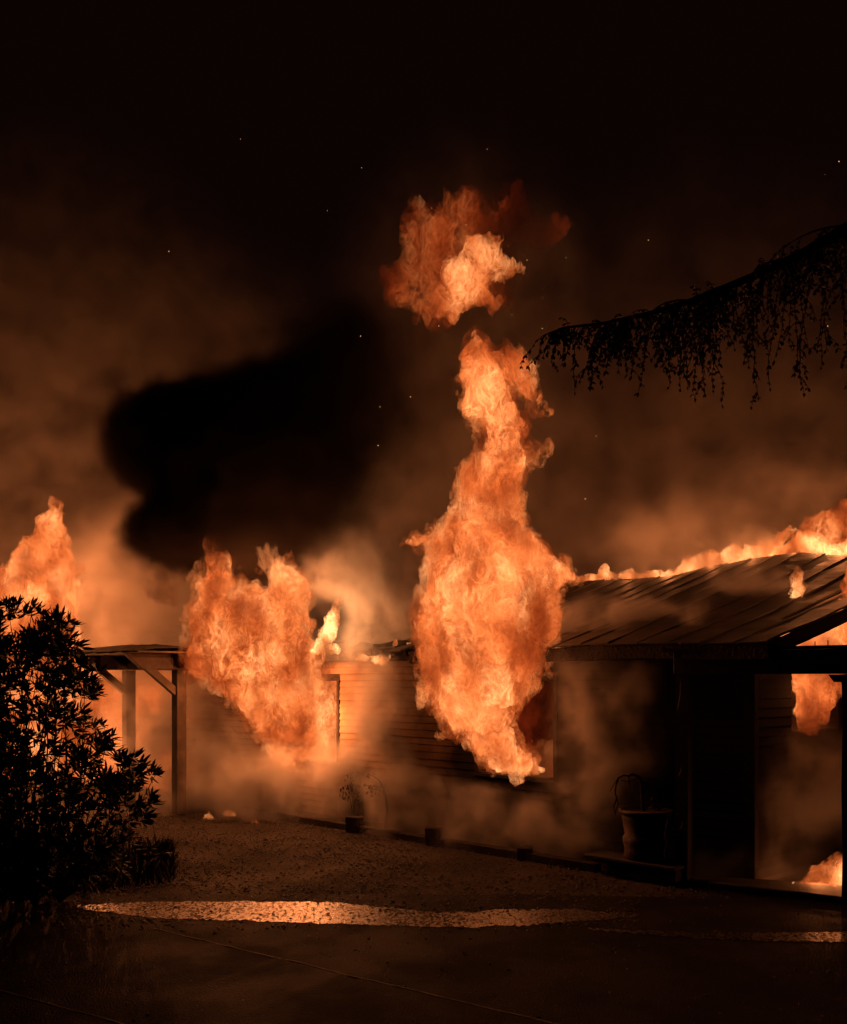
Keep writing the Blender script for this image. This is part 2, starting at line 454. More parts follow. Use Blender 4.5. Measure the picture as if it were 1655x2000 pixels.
bmesh.ops.remove_doubles(bm, verts=bm.verts, dist=.004); obj('fascia', bm, M_CHAR, roof)
bm = bmesh.new(); box(bm, (.2, YE+.05, 2.33), (5.1, -.035, 2.35)); obj('soffit', bm, M_CHAR, roof)
bm = bmesh.new(); n = 10                               # rake board along the gable edge
for k in range(n):
    ya = YE+(YR-YE)*k/n; yb = YE+(YR-YE)*(k+1)/n
    beam(bm, (5.17, ya, roof_z(5.2, ya)-.1), (5.17, yb+.01, roof_z(5.2, yb)-.1), .04, .14)
obj('rake_board', bm, M_CHAR, roof)
for k in range(14):                                    # rafters, some charred bare where the roof has gone
    a_ = -4.6+k*.72
    if a_ > 5: break
    L = 1.0 if a_ > -.6 else R.choice((.12, .2, .35, .5))
    bm = bmesh.new(); y1 = -.45+(YR+.45)*L
    beam(bm, (a_, -.1, 2.38+.12), (a_, y1, roof_z(a_, y1)-.13 if L == 1 else 2.5+.26*(y1+.1)), .045, .13, jit=.008); obj('rafter', bm, M_CHAR, roof)
for k in range(16):                                    # burnt lumps of collapsed roof along the wall head
    a_ = R.uniform(-3.9, .6); s = R.uniform(.08, .2)
    bm = bmesh.new(); bmesh.ops.create_icosphere(bm, subdivisions=2, radius=1)
    for v in bm.verts:
        v.co = Vector((v.co.x*s*1.8, v.co.y*s, v.co.z*s*.7))*(1+.5*mnoise.noise(v.co*2+Vector((k, 0, 0))))+Vector((a_, R.uniform(-.05, .3)*0+.05, 2.5+s*.25))
    obj('roof_debris', bm, M_CHAR, roof)

# ------------------------------------------------------------------ far porch
porch = tag(empty('timber_porch', HO, HR), 'open timber porch with braced square posts on the far end of the house', 'porch')
PY = -1.34
for pa in (-5.73, -4.12):
    bm = bmesh.new(); box(bm, (pa-.085, PY-.085, 0), (pa+.085, PY+.085, 2.28)); bevel(bm, .008); obj('post', bm, M_TIMBER, porch)
    bm = bmesh.new(); box(bm, (pa-.06, PY-.95, 2.285), (pa+.06, -.04, 2.52))
    for v in bm.verts:
        if v.co.y < PY-.8 and v.co.z < 2.4: v.co.y += .3
    bevel(bm, .006); obj('outrigger', bm, M_TIMBER, porch)
    bm = bmesh.new(); beam(bm, (pa, PY-.06, 1.92), (pa, PY-.62, 2.36), .1, .11); obj('brace', bm, M_TIMBER, porch)
bm = bmesh.new(); box(bm, (-6.9, PY-.05, 2.30), (-3.7, PY+.05, 2.50)); obj('beam', bm, M_TIMBER, porch)
k = 0; x = -7.1
while x < -3.5:
    bm = bmesh.new(); wd = .19; box(bm, (x, PY-1.0-R.uniform(0, .12), 2.525), (x+wd-.008, -.04, 2.55), jit=.006); obj('roof_plank', bm, M_TIMBER, porch); x += wd
bm = bmesh.new(); n = 22; prev = None
for i in range(n+1):
    f = i/n; a_ = -6.9+3.3*f; h = .05+.07*math.sin(f*math.pi)+.05*abs(mnoise.noise(Vector((f*9, 1, 2))))
    cur = [bm.verts.new((a_, y, z)) for y, z in ((PY-.9, 2.556), (PY-.7, 2.556+h*.6), (PY-.2, 2.556+h), (-.1, 2.556))]
    if prev:
        for q in range(4): bm.faces.new((prev[q], cur[q], cur[(q+1) % 4], prev[(q+1) % 4]))
    prev = cur
obj('roof_litter', bm, M_CHAR, porch)

# ------------------------------------------------------------------ near pergola
PA = Vector((2.70, 10.1, 0)); PB = Vector((4.02, 9.12, 0)); pd = (PB-PA).normalized(); pn = Vector((-pd.y, pd.x, 0))
perg = tag(empty('dark_pergola', (0, 0, 0)), 'dark timber pergola with a heavy beam standing by the near corner of the house', 'pergola')
for q, wd in ((PA, .135), (PB, .15)):
    bm = bmesh.new(); M = Matrix.Translation(q) @ Matrix.Rotation(math.atan2(pd.y, pd.x), 4, 'Z')
    zs = [0, .5, 1.1, 1.6, 2.16]; pr = None
    rings = []
    for z in zs:
        o_ = .006*R.uniform(-1, 1)
        rings.append([bm.verts.new(M @ Vector((sx*wd/2+o_, sy*wd/2, z))) for sx, sy in ((-1, -1), (1, -1), (1, 1), (-1, 1))])
    for r0, r1 in zip(rings[:-1], rings[1:]):
        for k in range(4): bm.faces.new((r0[k], r0[(k+1) % 4], r1[(k+1) % 4], r1[k]))
    bm.faces.new(rings[0][::-1]); bm.faces.new(rings[-1]); obj('post', bm, M_DARKT, perg)
def PZ(s, n_, z): return PA+pd*s+pn*n_+Vector((0, 0, z))
bm = bmesh.new(); beam(bm, PZ(-.09, 0, 2.285), PZ(3.4, 0, 2.285), .11, .235); bevel(bm, .006); obj('beam', bm, M_DARKT, perg)
bm = bmesh.new(); beam(bm, PZ(-.2, 0, 2.422), PZ(3.4, 0, 2.422), .2, .03); obj('cap_board', bm, M_DARKT, perg)
for k in range(5):
    s = .25+k*.62
    bm = bmesh.new(); beam(bm, PZ(s, .06, 2.33), PZ(s, 1.3 if k == 0 else 2.2, 2.33), .05, .13); obj('rafter', bm, M_DARKT, perg)
L_ = (PB-PA).length
bm = bmesh.new(); beam(bm, PZ(L_-.2, 0, 2.125), PZ(L_+.2, 0, 2.125), .12, .07)
for v in bm.verts:
    if v.co.z < 2.12:
        v.co -= pd*.05*(1 if (v.co-PB).dot(pd) > 0 else -1)
obj('corbel', bm, M_DARKT, perg)
for k in range(9):
    bm = bmesh.new(); s = .9+k*.19+R.uniform(-.05, .05); beam(bm, PZ(s, -.05, 2.438), PZ(s, -.05, 2.44+R.uniform(.02, .05)), .007, .007, Vector((1, 0, 0))); obj('nail', bm, M_DARKT, perg)
# torn strips clinging to the near post
for (px, py0, py1) in ((1327, 1330, 1385), (1328, 1496, 1516), (1330, 1605, 1620)):
    bm = bmesh.new(); a_ = P(px-3, py1, 10.01); b_ = P(px+3, py0, 10.01); tube(bm, [a_, (a_+b_)/2+Vector((.012, 0, 0)), b_], [.004, .008, .003], 5); obj('torn_strip', bm, M_CONC, perg)

# ------------------------------------------------------------------ edging timber and stubs
CY = -.5/1.0
edg = tag(empty('edging_timber', HO, HR), 'long low timber edging on the ground along the foot of the wall', 'edging')
x = -3.7
while x < 3.1:
    L = R.uniform(1.6, 2.3); bm = bmesh.new(); box(bm, (x, CY-.06, -.04), (min(x+L, 3.25)-.012, CY+.05, .085), jit=.008); bevel(bm, .008); obj('timber', bm, M_CHAR, edg); x += L
for (a_, h, wd, lab) in ((-.85, .2, .21, 'charred square stub post on the edging beside the scorched sapling'),
                         (.71, .22, .2, 'charred square stub post on the edging between the two windows of the house'),
                         (2.21, .135, .17, 'low smouldering stub post on the edging under the near window')):
    bm = bmesh.new(); box(bm, (-wd/2, -.09, -.03), (wd/2, .09, h), jit=.008); bevel(bm, .008)
    me = bpy.data.meshes.new('stub_post'); bm.to_mesh(me); bm.free()
    o = link('stub_post', me, None, M_CHAR); o.location = H(a_, CY-.02, 0); o.rotation_euler = (0, 0, math.radians(-12))
    tag(o, lab, 'post', 'stub posts along the edging')

# ------------------------------------------------------------------ bench, pots
BZ = .2
bench = tag(empty('low_bench', H(3.74, -.48, 0), HR), 'low plank bench on a block base under the clay planter', 'bench')
bm = bmesh.new(); box(bm, (-.58, -.2, BZ-.035), (.55, .2, BZ)); bevel(bm, .006); obj('seat', bm, M_DARKT, bench)
bm = bmesh.new(); box(bm, (-.3, -.16, 0), (.53, .16, BZ-.037)); bevel(bm, .01); obj('base', bm, M_CHAR, bench)
pc = P(1262, 1670, 10.42); pc.z = BZ+.002
pot = tag(empty('clay_planter', pc), 'large cracked clay planter with a dead woody vine on the low bench', 'planter')
bm = bmesh.new(); lathe(bm, [(.2, 0), (.235, .02), (.225, .10), (.245, .17), (.25, .22), (.225, .25), (.25, .42), (.262, .475)], 32, .012); obj('body', bm, M_POT, pot, True)
bm = bmesh.new(); lathe(bm, [(.262, .477), (.285, .48), (.288, .52), (.262, .525), (.25, .50)], 32); obj('rim', bm, M_POT, pot, True)
bm = bmesh.new(); box(bm, (-.02, -.30, .455), (.02, -.286, .5)); box(bm, (-.012, -.305, .462), (.012, -.3, .49)); o = obj('tag', bm, mat('pale_tag', (.7, .68, .62), bump=0), pot); o.location = (.17, .05, 0)
vine = tag(empty('dead_vine', pc), 'leafless twisted vine arching out of the clay planter', 'vine')
def vtube(name, pp, rad, par, m=M_BARK):
    pts = [P(x, y, 10.42+dy)-pc for x, y, dy in pp]; dn_ = []
    for a_, b_ in zip(pts[:-1], pts[1:]):
        for k in range(4):
            q = a_+(b_-a_)*(k/4); dn_.append(q+Vector((mnoise.noise(q*9), mnoise.noise(q*9+Vector((5, 0, 0))), mnoise.noise(q*9+Vector((0, 5, 0)))))*.012)
    dn_.append(pts[-1]); n = len(dn_)
    bm = bmesh.new(); tube(bm, dn_, [rad[0]+(rad[1]-rad[0])*i/(n-1) for i in range(n)], 6); return obj(name, bm, m, par, True)
vtube('stem', [(1257, 1600, .02), (1255, 1560, 0), (1254, 1535, 0), (1251, 1521, -.01), (1243, 1515, -.02), (1236, 1513, -.02), (1229, 1516, 0)], (.021, .012), vine)
vtube('twig', [(1229, 1516, 0), (1218, 1514, .02), (1208, 1518, .02), (1204, 1532, .02), (1202, 1550, 0), (1207, 1568, -.02), (1202, 1588, -.03)], (.012, .006), vine)
vtube('twig', [(1208, 1518, .02), (1200, 1530, 0), (1196, 1540, 0), (1192, 1546, 0)], (.007, .003), vine)
vtube('twig', [(1204, 1560, 0), (1199, 1575, .02), (1203, 1592, .02)], (.009, .005), vine)
vtube('twig', [(1213, 1522, 0), (1222, 1525, 0), (1229, 1528, 0), (1237, 1525, 0), (1247, 1521, 0)], (.005, .006), vine)
vtube('twig', [(1229, 1518, 0), (1230, 1530, 0), (1230, 1541, 0)], (.006, .003), vine)
vtube('twig', [(1256, 1528, 0), (1268, 1535, 0), (1279, 1545, 0), (1284, 1560, 0), (1286, 1575, 0)], (.006, .004), vine)
bm = bmesh.new()
for k in range(40):
    q = P(1281+R.gauss(0, 7), 1573+R.gauss(0, 5), 10.42+R.uniform(-.08, .08))-pc; s = R.uniform(.012, .03); n_ = Vector((R.gauss(0, 1), R.gauss(0, 1), R.gauss(0, 1))).normalized(); u_ = n_.orthogonal().normalized()*s; w_ = n_.cross(u_)
    bm.faces.new([bm.verts.new(q+z_) for z_ in (u_, w_, -u_, -w_)])
obj('leaf_clump', bm, M_DRY, vine)
p2c = P(1352, 1640, 11.0)
stand_z = HC-(1622-HY)/F*11.0
stand = tag(empty('plinth', (p2c.x, p2c.y, 0), HR), 'square timber plinth behind the near pergola post', 'plinth')
bm = bmesh.new(); box(bm, (-.24, -.24, 0), (.24, .24, stand_z-.04)); bevel(bm, .01); obj('body', bm, M_TIMBER, stand)
bm = bmesh.new(); box(bm, (-.27, -.27, stand_z-.038), (.27, .27, stand_z)); obj('top', bm, M_TIMBER, stand)
pot2 = tag(empty('ribbed_pot', (p2c.x, p2c.y, stand_z+.002)), 'wide straight-sided pot on the plinth behind the pergola post', 'pot')
bm = bmesh.new(); lathe(bm, [(.2, 0), (.23, .02), (.265, .3), (.27, .31)], 28); obj('body', bm, M_POT, pot2, True)
bm = bmesh.new(); lathe(bm, [(.272, .312), (.295, .315), (.298, .36), (.27, .362)], 28); obj('rim', bm, M_POT, pot2, True)

# ------------------------------------------------------------------ scorched sapling and wilted shrub by the wall
sb = H(-.46, -.30, 0)
sap = tag(empty('scorched_sapling', sb), 'thin bent scorched sapling rooted between the edging and the wall', 'sapling')
YS = sb.y
def stube(name, pp, rad, par, base, Y, m):
    pts = [P(x, y, Y+dy)-base for x, y, dy in pp]; n = len(pts); bm = bmesh.new()
    tube(bm, pts, [rad[0]+(rad[1]-rad[0])*i/(n-1) for i in range(n)], 6); return obj(name, bm, m, par, True)
sxp = 827.5+F*sb.x/sb.y; syp = HY+F*HC/sb.y
stube('trunk', [(sxp, syp, 0), (755, 1600, 0), (757, 1580, 0), (754, 1558, 0), (750, 1540, 0), (744, 1530, 0)], (.02, .014), sap, sb, YS, M_BARK)
stube('branch', [(748, 1536, 0), (740, 1523, 0), (730, 1516, 0), (718, 1512, 0)], (.012, .004), sap, sb, YS, M_BARK)
stube('branch', [(748, 1536, 0), (735, 1536, -.05), (722, 1534, -.05), (711, 1534, -.05)], (.009, .003), sap, sb, YS, M_BARK)
def leaves(bm, c, n, sp, s0, s1):
    for _ in range(n):
        q = c+Vector((R.gauss(0, sp), R.gauss(0, sp), R.gauss(0, sp))); s = R.uniform(s0, s1); dv = Vector((R.gauss(0, .5), R.gauss(0, .5), -1)).normalized(); sd = dv.orthogonal().normalized()*s*.3
        bm.faces.new([bm.verts.new(z_) for z_ in (q, q+dv*s*.5+sd, q+dv*s, q+dv*s*.5-sd)])
bm = bmesh.new()
for (x, y) in ((722, 1538), (730, 1540), (738, 1538), (727, 1544), (720, 1514), (745, 1535)): leaves(bm, P(x, y, YS)-sb, 7, .03, .03, .07)
tag(obj('leaf_cluster', bm, M_DRY, sap), kind='stuff')
wb = H(-1.3, -.12, 0)
wsh = tag(empty('wilted_shrub', wb), 'small wilted shrub with drooping leaves against the wall beside the sapling', 'shrub')
bm = bmesh.new()
for k in range(6):
    tip = Vector((R.uniform(-.18, .2), R.uniform(-.1, .1), R.uniform(.45, .72))); tube(bm, [(0, 0, 0), tip*.5+Vector((R.uniform(-.05, .05), 0, .05)), tip], [.009, .007, .003], 5)
obj('stem', bm, M_BARK, wsh)
bm = bmesh.new()
for k in range(24): leaves(bm, Vector((R.gauss(0, .11), R.gauss(0, .08), R.uniform(.35, .78))), 6, .03, .04, .08)
tag(obj('leaf_cluster', bm, M_DRY, wsh), kind='stuff')

# ------------------------------------------------------------------ rhododendron in front, left
BY = 9.2
bb = G(60, 1745); bb = Vector((P(60, 1700, BY).x, BY, 0))
bush = tag(empty('rhododendron_bush', bb), 'large dark rhododendron bush with narrow leaves in front of the burning house', 'bush')
lobes = [(-60, 1290, 120, 100), (40, 1250, 95, 72), (110, 1240, 58, 45), (20, 1235, 90, 62), (60, 1350, 130, 95), (150, 1345, 60, 55), (80, 1440, 140, 75), (-60, 1450, 130, 120),
         (190, 1490, 80, 55), (250, 1510, 68, 42), (130, 1540, 120, 70), (250, 1570, 52, 42), (10, 1600, 140, 110), (-90, 1620, 140, 130), (200, 1640, 60, 40), (305, 1665, 22, 20), (110, 1680, 140, 60)]
sp = []          # rosettes: (pos, axis)
for (x, y, rx, ry) in lobes:
    n = int(rx*ry/58)
    for _ in range(n):
        v = Vector((R.gauss(0, 1), R.gauss(0, 1), R.gauss(0, 1))).normalized()*(R.random()**.30)
        hx = x+v.x*rx; hy = y-v.z*ry; hole = mnoise.noise(Vector((hx, hy, v.y*40))*.02)+(.16 if 30 < hx < 215 and 1365 < hy < 1540 else 0)-(.5 if hy > 1570 or hx < 0 else 0)
        if hole > .2: continue
        Yd = BY+v.y*rx*.0046*1.1
        q = P(x+v.x*rx, y-v.z*ry, Yd)-bb
        if q.z < .05: continue
        ax = (v*.6+Vector((.25, 0, .55))+Vector((R.gauss(0, .3), R.gauss(0, .3), R.gauss(0, .3)))).normalized()
        sp.append((q, ax))
# stems
bm = bmesh.new()
roots = [Vector((-.5, .1, 0)), Vector((-.1, 0, 0)), Vector((.25, .05, 0)), Vector((.12, -.2, 0))]
for i, (q, ax) in enumerate(sp):
    if i % 14: continue
    r0 = min(roots, key=lambda r_: abs(r_.x-q.x*.5)); mid = r0+(q-r0)*.55+Vector((R.gauss(0, .13), R.gauss(0, .13), -.1))
    tube(bm, [r0, r0+(mid-r0)*.5+Vector((R.gauss(0, .05), 0, .05)), mid, q], [.012, .009, .006, .003], 4, False)
obj('stem', bm, M_BARK, bush)
def leaf_verts(q, dv, side, L, W):
    nrm = dv.cross(side); bend = -.18*L
    a_ = q+dv*L*.03
    return [a_, q+dv*L*.35+side*W+nrm*.004, q+dv*L*.75+side*W*.8+nrm*bend*.4, q+dv*L+nrm*bend, q+dv*L*.75-side*W*.8+nrm*bend*.4, q+dv*L*.35-side*W+nrm*.004, q+dv*L*.5+nrm*(-.004)]
def leaf_basis(ax):
    th = R.random()*6.283; e1 = ax.orthogonal().normalized(); e2 = ax.cross(e1)
    out = e1*math.cos(th)+e2*math.sin(th); dv = (out*R.uniform(.7, 1)+ax*R.uniform(.15, .8)+Vector((0, 0, -.12))).normalized()
    return dv, dv.cross(ax).normalized()
allv = []
for q, ax in sp:
    for k in range(R.randint(7, 11)):
        dv, sd = leaf_basis(ax); allv.append((q, dv, sd, R.uniform(.08, .15), R.uniform(.009, .015)))
# the 300 leaves that show best (right-hand outline) are separate parts
allv.sort(key=lambda e: -(e[0].x+bb.x)/1.0-(e[0].z*.45)+R.uniform(0, .5))
vs = []; fs = []
for (q, dv, sd, L, W) in allv[300:]:
    b = len(vs); vs += leaf_verts(q, dv, sd, L, W); fs += [(b+6, b, b+1), (b+6, b+1, b+2), (b+6, b+2, b+3), (b+6, b+3, b+4), (b+6, b+4, b+5), (b+6, b+5, b)]
me = bpy.data.meshes.new('foliage'); me.from_pydata(vs, [], fs); o = link('foliage', me, bush, M_LEAF); tag(o, kind='stuff')
LEAFS = []
for k in range(5):
    me = bpy.data.meshes.new('leaf'); me.from_pydata(leaf_verts(Vector((0, 0, 0)), Vector((1, 0, 0)), Vector((0, 1, 0)), .10+.012*k, .0115+.001*k), [], [(6, 0, 1), (6, 1, 2), (6, 2, 3), (6, 3, 4), (6, 4, 5), (6, 5, 0)]); me.materials.append(M_LEAF); LEAFS.append(me)
for (q, dv, sd, L, W) in allv[:300]:
    o = link('leaf', R.choice(LEAFS), bush); M = Matrix((dv, sd, dv.cross(sd))).transposed().to_4x4(); M.translation = q; o.matrix_local = M
fpb = P(156, 1600, 9.9); fpb.z = 0
fp = tag(empty('fence_post', fpb), 'short weathered round post standing in the undergrowth beneath the bush', 'post')
bm = bmesh.new(); lathe(bm, [(.055, 0), (.052, .3), (.05, .62), (.04, .66)], 12, .02); obj('shaft', bm, M_TIMBER, fp, True)
def under():
    x = R.uniform(-80, 340); y = R.uniform(1650, 1765-max(0, x)*.12); q = G(x, y); return q.x, q.y
bm = bmesh.new()
for _ in range(3000):
    x, y = under(); h = R.uniform(.05, .26); lean = Vector((R.gauss(0, .5), R.gauss(0, .5), 1)).normalized()*h; wd = Vector((.006, 0, 0)); q = Vector((x, y, 0))
    bm.faces.new([bm.verts.new(z_) for z_ in (q-wd, q+wd, q+lean)])
tag(obj('undergrowth', bm, M_LEAF), 'rank grass and weeds on the ground beneath the bush', 'grass', kind='stuff')

# ------------------------------------------------------------------ cedar bough, upper right
TY = 7.4
tb = Vector((P(2000, 1000, TY).x, TY+.4, 0))
tree = tag(empty('cedar_tree', tb), 'tall cedar reaching a drooping dark bough out over the yard', 'tree')
bm = bmesh.new(); tube(bm, [Vector((0, 0, z))+Vector((.05*math.sin(z), 0, 0)) for z in (0, 1.5, 3, 5, 7, 9.5)], [.32, .27, .24, .2, .15, .06], 12); obj('trunk', bm, M_BARK, tree, True)
limb = [(2000, 330, .4), (1820, 375, .2), (1655, 445, 0), (1560, 500, -.05), (1460, 545, -.1), (1360, 585, -.1), (1270, 612, -.15), (1180, 632, -.15), (1100, 640, -.2), (1062, 655, -.2)]
lp = [P(x, y, TY+dy)-tb for x, y, dy in limb]
bm = bmesh.new(); tube(bm, lp, [.075, .06, .045, .036, .03, .024, .018, .013, .008, .004], 8); obj('bough', bm, M_BARK, tree, True)
def lim(f):
    f *= len(lp)-1; i = min(int(f), len(lp)-2); return lp[i]+(lp[i+1]-lp[i])*(f-i)
sides = []
for k in range(13):
    f = .08+.7*k/13+R.uniform(-.03, .03); L = R.uniform(.25, .6)*(1.05-f)+.08; p = lim(f); d_ = Vector((-R.uniform(.2, .9), R.gauss(0, .6), R.uniform(-.35, .35))).normalized(); pts = [p.copy()]
    for q in range(6): d_ = (d_+Vector((R.gauss(0, .12), R.gauss(0, .12), -.12))).normalized(); p = p+d_*L/6; pts.append(p.copy())
    sides.append(pts); bm = bmesh.new(); tube(bm, pts, [.013-.0016*q for q in range(7)], 5); obj('side_branch', bm, M_BARK, tree, True)
vs = []; fs = []; stv = bmesh.new()
def spray(p, od, s):
    sd = od.cross(Vector((R.gauss(0, 1), R.gauss(0, 1), .2))).normalized()*s*.22
    b = len(vs); vs.extend((p, p+od*s*.55+sd, p+od*s, p+od*s*.45-sd)); fs.append((b, b+1, b+2, b+3))
def frond(p0, L, dirv, leafy=5):
    n = max(3, int(L/.045)); p = p0.copy(); d_ = dirv.copy(); pts = [p.copy()]
    for i in range(n):
        d_ = (d_+Vector((R.gauss(0, .16), R.gauss(0, .16), -.35))).normalized(); p = p+d_*(L/n); pts.append(p.copy())
        for k in range(leafy): spray(p, (d_*.4+Vector((R.gauss(0, .5), R.gauss(0, .5), -R.uniform(.2, 1.0)))).normalized(), R.uniform(.018, .05))
    tube(stv, pts, [.0035]*(len(pts)-1)+[.002], 3, False); return pts
for i in range(310):
    f = .10+.89*R.random(); drop = .16+1.35*max(0, 1-f)**1.15
    g = mnoise.noise(Vector((f*17, 3, 0)))
    L = drop*R.choice((.2, .4, .6, .8, 1.0, 1.1))*(1 if g > -.12 else .4)
    if R.random() < .5:
        sd_ = R.choice(sides); p0 = R.choice(sd_[1:]); L = min(L, .55)*.75
    else: p0 = lim(f)
    pts = frond(p0, max(.05, L), Vector((R.gauss(0, .5)-.25, R.gauss(0, .5), R.uniform(-.6, .2))).normalized(), 3)
    for q in pts[2::2]:
        if R.random() < .5: frond(q, R.uniform(.06, .2), Vector((R.gauss(0, .6), R.gauss(0, .6), -.2)).normalized(), 4)
for i in range(22):
    f = .1+.85*R.random(); frond(lim(f), R.uniform(.05, .15), Vector((R.gauss(0, .4)-.3, R.gauss(0, .4), .9)).normalized(), 4)
me = bpy.data.meshes.new('foliage'); me.from_pydata(vs, [], fs); o = link('foliage', me, tree, M_NEED); tag(o, kind='stuff')
obj('twig', stv, M_BARK, tree)

# ------------------------------------------------------------------ fire
def field_mesh(name, segs, vox, warp, k=.12, pad=.45, erode=0.0, escale=2.5):
    """mesh the zero level of a smooth union of tapered capsules whose space is stirred by turbulence"""
    t = bpy.data.node_groups.new(name, 'GeometryNodeTree')
    t.interface.new_socket('Geometry', in_out='OUTPUT', socket_type='NodeSocketGeometry')
    go = t.nodes.new('NodeGroupOutput'); p = X(t, t.nodes.new('GeometryNodeInputPosition').outputs[0]); p0 = p
    for s_, amp, det, st in warp:
        nz = noise(t, p.vmul((1, 1, st)).vadd((3.1*s_, 7.7, 1.3)), s_, det, .55, color=True)
        p = p.vadd(nz.vsub((.5, .5, .5)).scale(2*amp))
    d = None
    for (a, ra), (b, rb) in segs:
        a = Vector(a); b = Vector(b); ba = b-a; L = max(ba.length_squared, 1e-6); pa = p.vsub(a)
        h = (pa.dot(ba)*(1/L)).clamp()
        s1 = t.nodes.new('ShaderNodeVectorMath'); s1.operation = 'SCALE'; s1.inputs[0].default_value = ba; put(t, h, s1.inputs['Scale'])
        dd = pa.vsub(X(t, s1.outputs[0])).length()-(h*(rb-ra)+ra)
        d = dd if d is None else d.smin(dd, k)
    if erode:
        d = d+(noise(t, p0.vmul((1, 1, .6)), escale, 4, .6)-.5)*(2*erode)
    lo = [min(min(s[0][i]-r, e[0][i]-q) for (s, r), (e, q) in [((A, A[1]), (B, B[1])) for A, B in segs])-pad for i in range(3)]
    hi = [max(max(s[0][i]+r, e[0][i]+q) for (s, r), (e, q) in [((A, A[1]), (B, B[1])) for A, B in segs])+pad for i in range(3)]
    vc = t.nodes.new('GeometryNodeVolumeCube'); put(t, d*-1.0, vc.inputs['Density']); vc.inputs['Background'].default_value = -1
    vc.inputs['Min'].default_value = lo; vc.inputs['Max'].default_value = hi
    for i, ax in enumerate('XYZ'): vc.inputs['Resolution '+ax].default_value = max(8, int((hi[i]-lo[i])/vox))
    vm = t.nodes.new('GeometryNodeVolumeToMesh'); vm.inputs['Threshold'].default_value = 0.0
    t.links.new(vc.outputs[0], vm.inputs[0]); t.links.new(vm.outputs[0], go.inputs[0])
    tmp = bpy.data.objects.new('tmp', bpy.data.meshes.new('tmp')); C.objects.link(tmp)
    tmp.modifiers.new('g', 'NODES').node_group = t
    me = bpy.data.meshes.new_from_object(tmp.evaluated_get(bpy.context.evaluated_depsgraph_get()))
    me.name = name; me.materials.clear(); bpy.data.objects.remove(tmp); bpy.data.node_groups.remove(t)
    return me
def flame_mat(name, L=1.0, dens=11.0, scale=3.0, step=.04, diag=1.0, hot=0.0, gap=.22, var=1.0, thr=0.0):
    """glowing, sooty gas: emission and absorption in folded sheets"""
    m = bpy.data.materials.new(name); m.use_nodes = True; t = m.node_tree; t.nodes.clear()
    out = t.nodes.new('ShaderNodeOutputMaterial')
    p = X(t, t.nodes.new('ShaderNodeNewGeometry').outputs['Position']); q = p.vmul((1, 1, .65))
    wv = noise(t, q, scale*.8, 2, .6, color=True).vsub((.5, .5, .5)); q2 = q.vadd(wv.scale(1.9/scale))
    n = noise(t, q2, scale*2.6, 3, .66)
    ridge = (1.0-(n-.5).abs()*6.0).clamp()
    if thr: ridge = ridge.ramp(thr, 1.0, 0, 1, False)
    big = noise(t, q, scale*.42, 2, .5)
    soft = noise(t, q2, scale*1.1, 2, .5).ramp(.35, .68)
    heat = (ridge*ridge*ridge*1.15+soft*.55+.12)*big.ramp(.34, .68, 1-.72*var, 1+.8*var)
    a = ridge.ramp(0, 1, gap, 1.0)*dens
    col = crampc(heat*.4+hot, [(0.0, (.85, .075, .011)), (.3, (1, .165, .03)), (.6, (1, .235, .052)), (1.0, (1, .40, .14))])
    em = t.nodes.new('ShaderNodeEmission'); t.links.new(col.s, em.inputs[0]); put(t, heat*a*L, em.inputs[1])
    ab = t.nodes.new('ShaderNodeVolumeAbsorption'); ab.inputs[0].default_value = (0, 0, 0, 1); put(t, a, ab.inputs[1])
    ad = t.nodes.new('ShaderNodeAddShader'); t.links.new(em.outputs[0], ad.inputs[0]); t.links.new(ab.outputs[0], ad.inputs[1])
    t.links.new(ad.outputs[0], out.inputs['Volume']); m.cycles.volume_step_rate = step/(diag/10)
    return m
FIRE = (1.0, .28, .08)
LAMPS = []
def lamp(parent, loc, power, col=FIRE):
    LAMPS.append(Vector(loc))
    l = bpy.data.lights.new('fire_glow', 'POINT'); l.energy = power*.68; l.color = col; l.shadow_soft_size = 0.0
    o = bpy.data.objects.new('fire_glow', l); C.objects.link(o); o.parent = parent; o.location = Vector(loc)-parent.location
    return o
W_BIG = [(.9, .12, 1, .7), (2.6, .22, 2, .6), (8.0, .11, 3, .5)]
W_MID = [(1.3, .15, 1, .7), (4.0, .14, 2, .6), (11.0, .07, 2, .5)]
W_SML = [(3.0, .07, 1, .7), (8.0, .07, 2, .5), (20.0, .03, 1, .5)]
def flame(label, chains, Y=None, vox=.024, warp=W_BIG, k=.12, erode=.0, escale=2.5, group=None, pad=.4, name='flame', parent=None, **mk):
    """chains: lists of (x, y, radius) in picture pixels at depth Y (or (x, y, r, Y))"""
    segs = []
    for ch in chains:
        pts = [(P(c[0], c[1], c[3] if len(c) > 3 else Y), c[2]*(c[3] if len(c) > 3 else Y)/F) for c in ch]
        segs += list(zip(pts[:-1], pts[1:])) if len(pts) > 1 else [(pts[0], pts[0])]
    me = field_mesh(name, segs, vox, warp, k, pad, erode, escale)
    base = parent.location.copy() if parent else Vector(min((s[0][0] for s in segs), key=lambda v: v.z))
    me.transform(Matrix.Translation(-base))
    o = bpy.data.objects.new(name, me); C.objects.link(o)
    if parent: o.parent = parent
    else: o.location = base
    dg = Vector(o.dimensions).length if len(me.vertices) else 1
    xs = [v.co for v in me.vertices]
    if xs: dg = (Vector((max(v.x for v in xs), max(v.y for v in xs), max(v.z for v in xs)))-Vector((min(v.x for v in xs), min(v.y for v in xs), min(v.z for v in xs)))).length
    me.materials.append(flame_mat(name, diag=max(dg, .1), **mk))
    o.visible_shadow = False        # burning gas lights its surroundings, it does not shade them
    if label: tag(o, label, 'flame', group)
    return o

